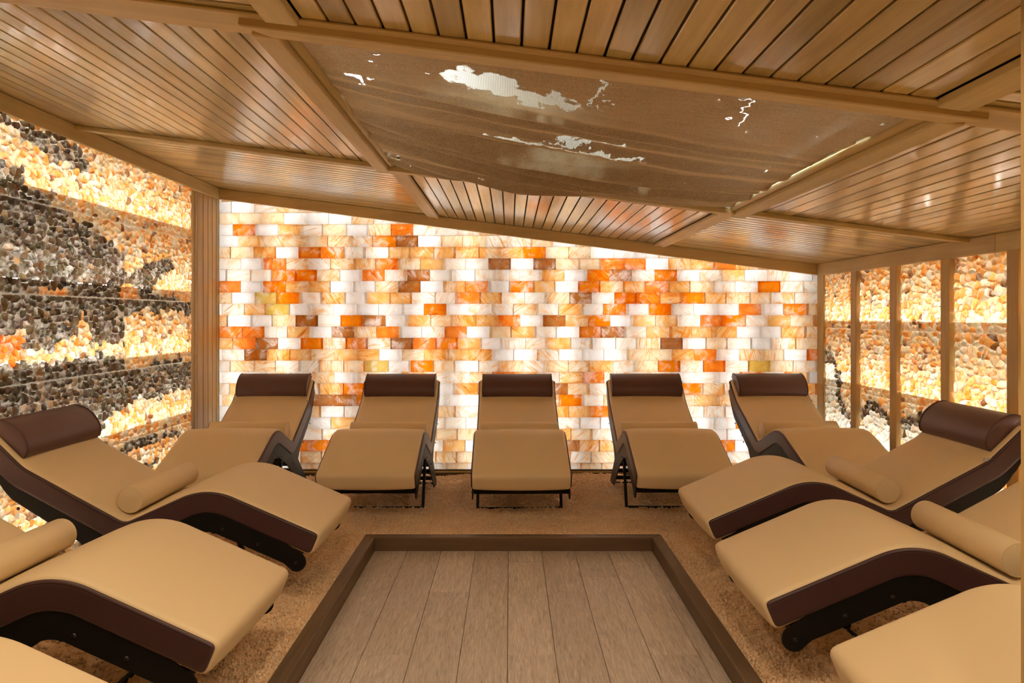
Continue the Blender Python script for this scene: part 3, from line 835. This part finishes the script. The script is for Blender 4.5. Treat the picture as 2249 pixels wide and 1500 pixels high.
for i in range(nxg - 1):
    for j in range(nyg - 1):
        mx, my = (gx[i]+gx[i+1])/2, (gy[j]+gy[j+1])/2
        if -0.884 < mx < 0.922 and my < 4.291: continue
        a = i*nyg + j; faces.append((a, a+nyg, a+nyg+1, a+1))
# loose granules on top: jittered octahedra, denser where the floor shows
def height_at(x, y):
    i = np.clip(np.searchsorted(gx, x) - 1, 0, nxg - 2); j = np.clip(np.searchsorted(gy, y) - 1, 0, nyg - 2)
    fx = (x - gx[i])/(gx[i+1] - gx[i]); fy = (y - gy[j])/(gy[j+1] - gy[j])
    return (hz[i, j]*(1-fx) + hz[i+1, j]*fx)*(1-fy) + (hz[i, j+1]*(1-fx) + hz[i+1, j+1]*fx)*fy
ng_ = 190000
qx = NR.uniform(XL + 0.05, XR - 0.05, ng_); qy = NR.uniform(1.5, YB - 0.045, ng_)
ok = ~((qx > -0.895) & (qx < 0.933) & (qy < 4.303))
shown = ((np.abs(qx) < 1.25) | (qy > 4.0))
ok &= shown | (NR.random(ng_) < 0.25)
qx, qy = qx[ok], qy[ok]; n_ = len(qx)
octa = np.array([(1,0,0),(-1,0,0),(0,1,0),(0,-1,0),(0,0,1),(0,0,-1)], float)
ofac = np.array([(0,2,4),(2,1,4),(1,3,4),(3,0,4),(2,0,5),(1,2,5),(3,1,5),(0,3,5)])
P = octa[None]*(1 + NR.uniform(-0.25, 0.25, (n_, 6, 1)))*NR.uniform(0.5, 1.1, (n_, 1, 3))*(0.0035 + 0.0105*NR.random(n_)**1.6)[:, None, None]
an = NR.uniform(0, 6.28, (n_, 2)); c1, s1, c2, s2 = np.cos(an[:, 0]), np.sin(an[:, 0]), np.cos(an[:, 1]), np.sin(an[:, 1])
Rm = np.zeros((n_, 3, 3)); Rm[:, 0, 0] = c1; Rm[:, 0, 1] = -s1*c2; Rm[:, 0, 2] = s1*s2; Rm[:, 1, 0] = s1; Rm[:, 1, 1] = c1*c2; Rm[:, 1, 2] = -c1*s2; Rm[:, 2, 1] = s2; Rm[:, 2, 2] = c2
P = np.einsum('nij,nkj->nki', Rm, P) + np.stack([qx, qy, height_at(qx, qy) + NR.uniform(-0.002, 0.005, n_)], -1)[:, None, :]
used = np.unique(np.array(faces).ravel()); remap = -np.ones(len(verts), int); remap[used] = np.arange(len(used))
bv_ = verts[used]; bf_ = remap[np.array(faces)]
V_ = np.concatenate([bv_, P.reshape(-1, 3)]); T_ = (ofac[None] + (len(bv_) + 6*np.arange(n_))[:, None, None]).reshape(-1, 3)
me = bpy.data.meshes.new('salt_floor'); me.vertices.add(len(V_)); me.vertices.foreach_set('co', V_.ravel().astype(np.float32))
nl = bf_.size + T_.size; me.loops.add(nl); me.loops.foreach_set('vertex_index', np.concatenate([bf_.ravel(), T_.ravel()]).astype(np.int32))
me.polygons.add(len(bf_) + len(T_)); me.polygons.foreach_set('loop_start', np.concatenate([np.arange(len(bf_))*4, bf_.size + np.arange(len(T_))*3]).astype(np.int32))
me.update(calc_edges=True); me.validate(); me.materials.append(M['grain'])
sf_ = obj('salt_floor', me); tag(sf_, 'loose pink salt granules covering the floor under the lounge chairs', 'salt'); sf_['kind'] = 'stuff'

# ------------------------------------------------------------------ lounge chairs
W2 = 0.322
def fillet(P, rad, n=14):
    out = [np.array(P[0], float)]
    for i in range(1, len(P) - 1):
        a, b, c = (np.array(P[k], float) for k in (i-1, i, i+1)); r = rad[i]
        d1 = (a-b)/np.linalg.norm(a-b); d2 = (c-b)/np.linalg.norm(c-b)
        half = math.acos(np.clip(d1 @ d2, -1, 1))/2; tl = r/math.tan(half)
        p, q = b + d1*tl, b + d2*tl; bis = (d1+d2)/np.linalg.norm(d1+d2); o = b + bis*(r/math.sin(half))
        a0 = math.atan2(*(p-o)[::-1]); a1 = math.atan2(*(q-o)[::-1]); da = (a1-a0+math.pi) % (2*math.pi) - math.pi
        for k in range(n + 1):
            an = a0 + da*k/n; out.append(o + r*np.array((math.cos(an), math.sin(an))))
    out.append(np.array(P[-1], float)); return out
def resample(P, step):
    P = [np.array(p) for p in P]; out = [P[0]]
    for a, b in zip(P[:-1], P[1:]):
        d = np.linalg.norm(b-a); n = max(1, int(math.ceil(d/step)))
        for k in range(1, n+1): out.append(a + (b-a)*k/n)
    return out
TOP = resample(fillet([(-0.005, 0.388), (0.545, 0.624), (0.938, 0.446), (1.42, 0.706), (1.600, 0.880)], [0, 0.32, 0.05, 0.22, 0]), 0.03)
def normals(P):
    N_ = []
    for i in range(len(P)):
        d = P[min(i+1, len(P)-1)] - P[max(i-1, 0)]; d = d/np.linalg.norm(d); N_.append(np.array((-d[1], d[0])))
    return N_
TN = normals(TOP)
def offs(d): return [p - n*(d(i/(len(TOP)-1)) if callable(d) else d) for i, (p, n) in enumerate(zip(TOP, TN))]
TC = 0.125
BOT = [np.array((min(p[0], 1.607), p[1])) for p in offs(TC)]
def round_corner(a_prev, c, b_next, r, n=5):
    d1 = (a_prev-c)/np.linalg.norm(a_prev-c); d2 = (b_next-c)/np.linalg.norm(b_next-c)
    p, q = c + d1*r, c + d2*r
    return [(1-t)**2*p + 2*t*(1-t)*c + t*t*q for t in np.linspace(0, 1, n)]
def outline(r=0.036):
    # closed loop: top foot->head, bottom head->foot with rounded corners
    top = [p for p in TOP[1:-1] if np.linalg.norm(p-TOP[0]) > r*1.1 and np.linalg.norm(p-TOP[-1]) > r*1.1]
    bot = [p for p in BOT[1:-1] if np.linalg.norm(p-BOT[0]) > r*1.1 and np.linalg.norm(p-BOT[-1]) > r*1.1]
    loop = round_corner(BOT[0], TOP[0], top[0], r) + top + round_corner(top[-1], TOP[-1], BOT[-1], r)
    loop += round_corner(TOP[-1], BOT[-1], bot[-1], r) + bot[::-1] + round_corner(bot[0], BOT[0], TOP[0], r)
    return loop
LOOP = outline()
nL = len(LOOP)
LN = []
for i in range(nL):
    d = LOOP[(i+1) % nL] - LOOP[i-1]; d = d/np.linalg.norm(d); LN.append(np.array((d[1], -d[0])))   # inward (loop runs clockwise)
LN = [-n for n in LN]
# make sure the normal points outwards
cen = BOT[len(BOT)//4]
if (LOOP[nL//8] - BOT[int(len(BOT)*0.2)]) @ LN[nL//8] < 0: LN = [-n for n in LN]
def shrink(d, crown=0.0): return [LOOP[i] + LN[i]*(-d) for i in range(nL)]
def loft(name, rings, mat, caps=False, smooth=True):
    v, f = [], []
    for (vv, L) in rings: v += [(p[0], vv, p[1]) for p in L]
    for k in range(len(rings) - 1):
        for i in range(nL):
            j = (i+1) % nL; f.append((k*nL+i, k*nL+j, (k+1)*nL+j, (k+1)*nL+i))
    if caps: f.append(tuple(range(nL))[::-1]); f.append(tuple((len(rings)-1)*nL + i for i in range(nL)))
    return mesh(name, v, f, mat, smooth)
rings = []
for vv, d in ((-1.0, 0.016), (-0.995, 0.009), (-0.975, 0.0025), (-0.93, 0.0), (-0.75, -0.003), (-0.4, -0.006), (0, -0.007)):
    rings.append((vv*W2, shrink(d)))
rings += [(-vv, L) for vv, L in rings[-2::-1]]
def fixn(me):
    bm = bmesh.new(); bm.from_mesh(me); bmesh.ops.recalc_face_normals(bm, faces=bm.faces[:]); bm.to_mesh(me); bm.free(); return me
ME = {}
ME['cushion'] = fixn(loft('cushion', rings, M['beige']))
for s in (-1, 1):
    rg_ = [(s*(W2-0.004), shrink(0.012)), (s*(W2+0.003), shrink(0.0125)), (s*(W2+0.0075), shrink(0.018)), (s*(W2+0.0088), shrink(0.024)), (s*(W2+0.0092), shrink(0.030))]
    me = loft('side_panel', rg_, M['brown']); v0 = len(rg_)*nL - nL
    bm = bmesh.new(); bm.from_mesh(me); bm.verts.ensure_lookup_table()
    capf = [bm.faces.new([bm.verts[v0+i] for i in tri]) for tri in tessellate_polygon([[Vector((p[0], p[1], 0)) for p in rg_[-1][1]]])]
    bmesh.ops.recalc_face_normals(bm, faces=bm.faces[:])
    for fcc in bm.faces: fcc.smooth = True
    for fcc in capf: fcc.smooth = False
    bm.to_mesh(me); bm.free(); ME['side', s] = me
    L = shrink(0.022); nt = int(nL*0.5)
    ME['seam', s] = tube('seam', [(p[0], s*(W2+0.0075), p[1]) for p in L[2:nt]], 0.0016, M['thread'], 5)
# side plate with splayed rear leg
lo = offs(lambda t: 0.203 - 0.075*max(0, (t-0.55)/0.45)**1.2)
up = offs(0.10)
def pick(P, u0, u1): return [p for p in P if u0 <= p[0] <= u1]
band_lo = pick(lo, 0.16, 0.76)
poly = []
c0 = (up[0]+lo[0])/2; 
fc_ = np.array((0.117, 0.250))
foot = [fc_ + 0.046*np.array((math.cos(a), math.sin(a))) for a in np.linspace(math.radians(110), math.radians(292), 9)]
poly += foot + band_lo
legp = [np.array(p) for p in ((0.80, 0.285), (1.225, 0.002), (1.385, 0.002), (1.385, 0.02), (1.10, 0.265))]
poly += legp
poly += pick(lo, 1.14, 1.575)
poly += [np.array((1.625, 0.752)), np.array((1.618, 0.770))]
poly += [p for p in up[::-1] if 0.20 <= p[0] <= 1.56]
for s in (-1, 1):
    bm = bmesh.new(); a, b = s*(W2-0.004), s*(W2+0.003)
    va = [bm.verts.new((p[0], a, p[1])) for p in poly]; vb = [bm.verts.new((p[0], b, p[1])) for p in poly]; n = len(poly)
    for tri in tessellate_polygon([[Vector((p[0], p[1], 0)) for p in poly]]):
        bm.faces.new([va[i] for i in tri]); bm.faces.new([vb[i] for i in tri][::-1])
    for i in range(n): bm.faces.new((va[i], vb[i], vb[(i+1) % n], va[(i+1) % n]))
    bmesh.ops.recalc_face_normals(bm, faces=bm.faces[:])
    me = bpy.data.meshes.new('side_plate'); bm.to_mesh(me); bm.free(); me.materials.append(M['steel']); ME['plate', s] = me
    a, b = sorted((s*(W2-0.026), s*(W2-0.006)))
    ME['bar', s] = hexa('front_leg', [(0.575, a, 0.002), (0.60, a, 0.002), (0.60, b, 0.002), (0.575, b, 0.002), (0.70, a, 0.33), (0.725, a, 0.33), (0.725, b, 0.33), (0.70, b, 0.33)], M['steel'], 0.001)
def crossbar(u, w, wu, ww): return box('crossbar', u-wu/2, u+wu/2, -W2+0.006, W2-0.006, w-ww/2, w+ww/2, M['steel'], 0.002)
ME['cross'] = [crossbar(0.155, 0.250, 0.045, 0.03), crossbar(0.33, 0.325, 0.05, 0.02), crossbar(0.50, 0.390, 0.05, 0.02), crossbar(0.70, 0.335, 0.05, 0.03), crossbar(0.90, 0.270, 0.05, 0.03), crossbar(1.08, 0.300, 0.05, 0.03),
               crossbar(1.30, 0.42, 0.05, 0.02), crossbar(0.588, 0.014, 0.022, 0.022), crossbar(1.33, 0.016, 0.04, 0.026), crossbar(1.22, 0.09, 0.03, 0.03), crossbar(1.14, 0.165, 0.03, 0.03)]
bv, bf = [], []
for k in range(8):
    a = 2*math.pi*k/8; bv.append((0.009*math.cos(a), 0, 0.009*math.sin(a)))
for k in range(8):
    a = 2*math.pi*k/8; bv.append((0.006*math.cos(a), 0.004, 0.006*math.sin(a)))
for k in range(8): bf.append((k, (k+1) % 8, 8+(k+1) % 8, 8+k))
bf.append(tuple(range(8, 16)))
ME['bolt'] = mesh('bolt', bv, bf, M['bolt'])
# head pillow: a half-round roll lying on the raised head end
hd = np.array((math.cos(math.radians(43)), math.sin(math.radians(43)))); hn = np.array((-hd[1], hd[0]))
hp0 = np.array((1.447, 0.728))
sec = []
for t in np.linspace(0, 1, 20):
    a = math.pi*(1-t); sec.append((0.122 + 0.122*math.cos(a), 0.088*math.sin(a)**0.85))
sec = [(0.002, -0.004)] + sec[1:-1] + [(0.242, -0.004)]
def pil_ring(v, k):
    out = []
    for (s_, n_) in sec:
        s2 = 0.122 + (s_-0.122)*k; n2 = n_*k if n_ > 0 else n_
        p = hp0 + hd*s2 + hn*n2; out.append((p[0], v, p[1]))
    return out
pv, pf = [], []; ns = len(sec)
prs = [(-0.300, 0.93), (-0.2985, 0.975), (-0.294, 0.995), (-0.28, 1.0), (0, 1.006), (0.28, 1.0), (0.294, 0.995), (0.2985, 0.975), (0.300, 0.93)]
for v_, k_ in prs: pv += pil_ring(v_, k_)
for k_ in range(len(prs)-1):
    for i in range(ns):
        j = (i+1) % ns; pf.append((k_*ns+i, k_*ns+j, (k_+1)*ns+j, (k_+1)*ns+i))
pf.append(tuple(range(ns))); pf.append(tuple((len(prs)-1)*ns+i for i in range(ns))[::-1])
ME['pillow'] = fixn(mesh('head_pillow', pv, pf, M['pillow'], True))
for s in (-1, 1):
    ME['piping', s] = tube('piping', [(p[0], s*0.2965, p[2]) for p in pil_ring(0, 1.0)[1:-1]], 0.004, M['brown'], 6)
ME['tag'] = box('care_tag', 1.40, 1.435, -W2-0.003, -W2+0.006, 0.688, 0.706, M['tagm'])
# bolster
bR, bL = 0.064, 0.295
bv, bf = [], []; nb = 28
for (v_, r_) in ((-bL-0.002, 0.0), (-bL-0.002, 0.056), (-bL, 0.0612), (-bL+0.004, bR), (0, bR+0.0008), (bL-0.004, bR), (bL, 0.0612), (bL+0.002, 0.056), (bL+0.002, 0.0)):
    for k in range(nb):
        a = 2*math.pi*k/nb; bv.append((r_*math.cos(a), v_, r_*math.sin(a)))
for q in range(8):
    for k in range(nb):
        j = (k+1) % nb; bf.append((q*nb+k, q*nb+j, (q+1)*nb+j, (q+1)*nb+k))
me = mesh('bolster_roll', bv, bf, M['beige'], True)
bm = bmesh.new(); bm.from_mesh(me); bmesh.ops.remove_doubles(bm, verts=bm.verts[:], dist=1e-5); bmesh.ops.recalc_face_normals(bm, faces=bm.faces[:]); bm.to_mesh(me); bm.free()
ME['bolster'] = me
for s in (-1, 1):
    ME['ring', s] = tube('end_piping', [(0.0612*math.cos(a), s*bL, 0.0612*math.sin(a)) for a in np.linspace(0, 2*math.pi, 25)[:-1]], 0.0022, M['beige'], 5, True)

GRP_BACK, GRP_LEFT, GRP_RIGHT = 'lounge chairs along the brick wall', 'lounge chairs on the left side', 'lounge chairs on the right side'
chairs = [
 # x, y of foot end, heading of the head end, label, bolster label, group
 (-0.895, 3.659, 179.3, 'beige lounge chair by the dark pebble wall, left side, farthest from camera', 'beige bolster on the left chair whose brown head pillow shows whole', GRP_LEFT),
 (-0.902, 2.533, 178.0, 'large beige lounge chair on the left with stitched dark side panel, between two others', 'beige bolster cut off by the left edge of the picture', GRP_LEFT),
 (-0.850, 1.490, 178.0, 'beige lounge chair cut off in the lower left corner', 'bolster on the nearest left lounge chair, out of the picture', GRP_LEFT),
 (0.993, 3.875, -0.7, 'beige lounge chair on the right side with brown head pillow in view', 'beige bolster with round flat end on the right chair with head pillow', GRP_RIGHT),
 (0.917, 2.864, -0.8, 'large beige lounge chair on the right with bolts on its black plate', 'beige bolster cut off by the right edge of the picture', GRP_RIGHT),
 (0.980, 1.861, -0.8, 'beige lounge chair cut off in the lower right corner', 'bolster on the nearest right lounge chair, out of the picture', GRP_RIGHT),
 (-2.021, 4.583, 91.1, 'leftmost beige lounge chair under the brick wall, beside timber corner', 'bolster on the leftmost chair under the brick wall', GRP_BACK),
 (-0.945, 4.560, 90.0, 'second lounge chair from the left under the brick wall', 'bolster on the second chair from left under the brick wall', GRP_BACK),
 (0.075, 4.547, 90.5, 'middle lounge chair under the brick wall, facing the camera', 'bolster on the middle chair under the brick wall', GRP_BACK),
 (1.157, 4.579, 89.2, 'second lounge chair from the right under the brick wall', 'bolster on the second chair from right under the brick wall', GRP_BACK),
 (2.301, 4.600, 91.4, 'rightmost lounge chair under the brick wall, beside right pebble panels', 'bolster on the rightmost chair under the brick wall', GRP_BACK)]
BOLTS = [(0.12, 0.248), (0.30, 0.335), (0.47, 0.405), (0.68, 0.365), (0.82, 0.305), (0.98, 0.255), (1.25, 0.375), (1.45, 0.50)]
for (x, y, a, lab, blab, grp) in chairs:
    rz = math.radians(a)
    t = tag(empty('lounge_chair', (x, y, 0), rz), lab, 'lounge chair', grp)
    cu = obj('cushion', ME['cushion'], t)
    for s in (-1, 1):
        sp = obj('side_panel', ME['side', s], cu); sp['label'] = 'dark brown leather side panel'
        obj('seam', ME['seam', s], cu)
        pl = obj('side_plate', ME['plate', s], t); pl['label'] = 'black steel side plate'
        for (u, w) in BOLTS:
            bo = obj('bolt', ME['bolt'], pl); bo.location = (u, s*(W2+0.003), w)
            if s < 0: bo.rotation_euler = (math.pi, 0, 0)
        obj('front_leg', ME['bar', s], t)
    for me in ME['cross']: obj('crossbar', me, t)
    hp = obj('head_pillow', ME['pillow'], t); hp['label'] = 'dark brown half-round head pillow'
    for s in (-1, 1): obj('piping', ME['piping', s], hp)
    obj('care_tag', ME['tag'], t)
    if 'out of the picture' in blab: continue
    lx = 0.940; sh = R.uniform(-0.02, 0.02); dz = 0.461 + bR/math.cos(math.radians(25)) - 0.002
    b = tag(empty('bolster_pillow', (x + lx*math.cos(rz) - sh*math.sin(rz), y + lx*math.sin(rz) + sh*math.cos(rz), dz), rz), blab, 'bolster', 'bolsters on the lounge chairs')
    ro = obj('bolster_roll', ME['bolster'], b)
    for s in (-1, 1): obj('end_piping', ME['ring', s], b)
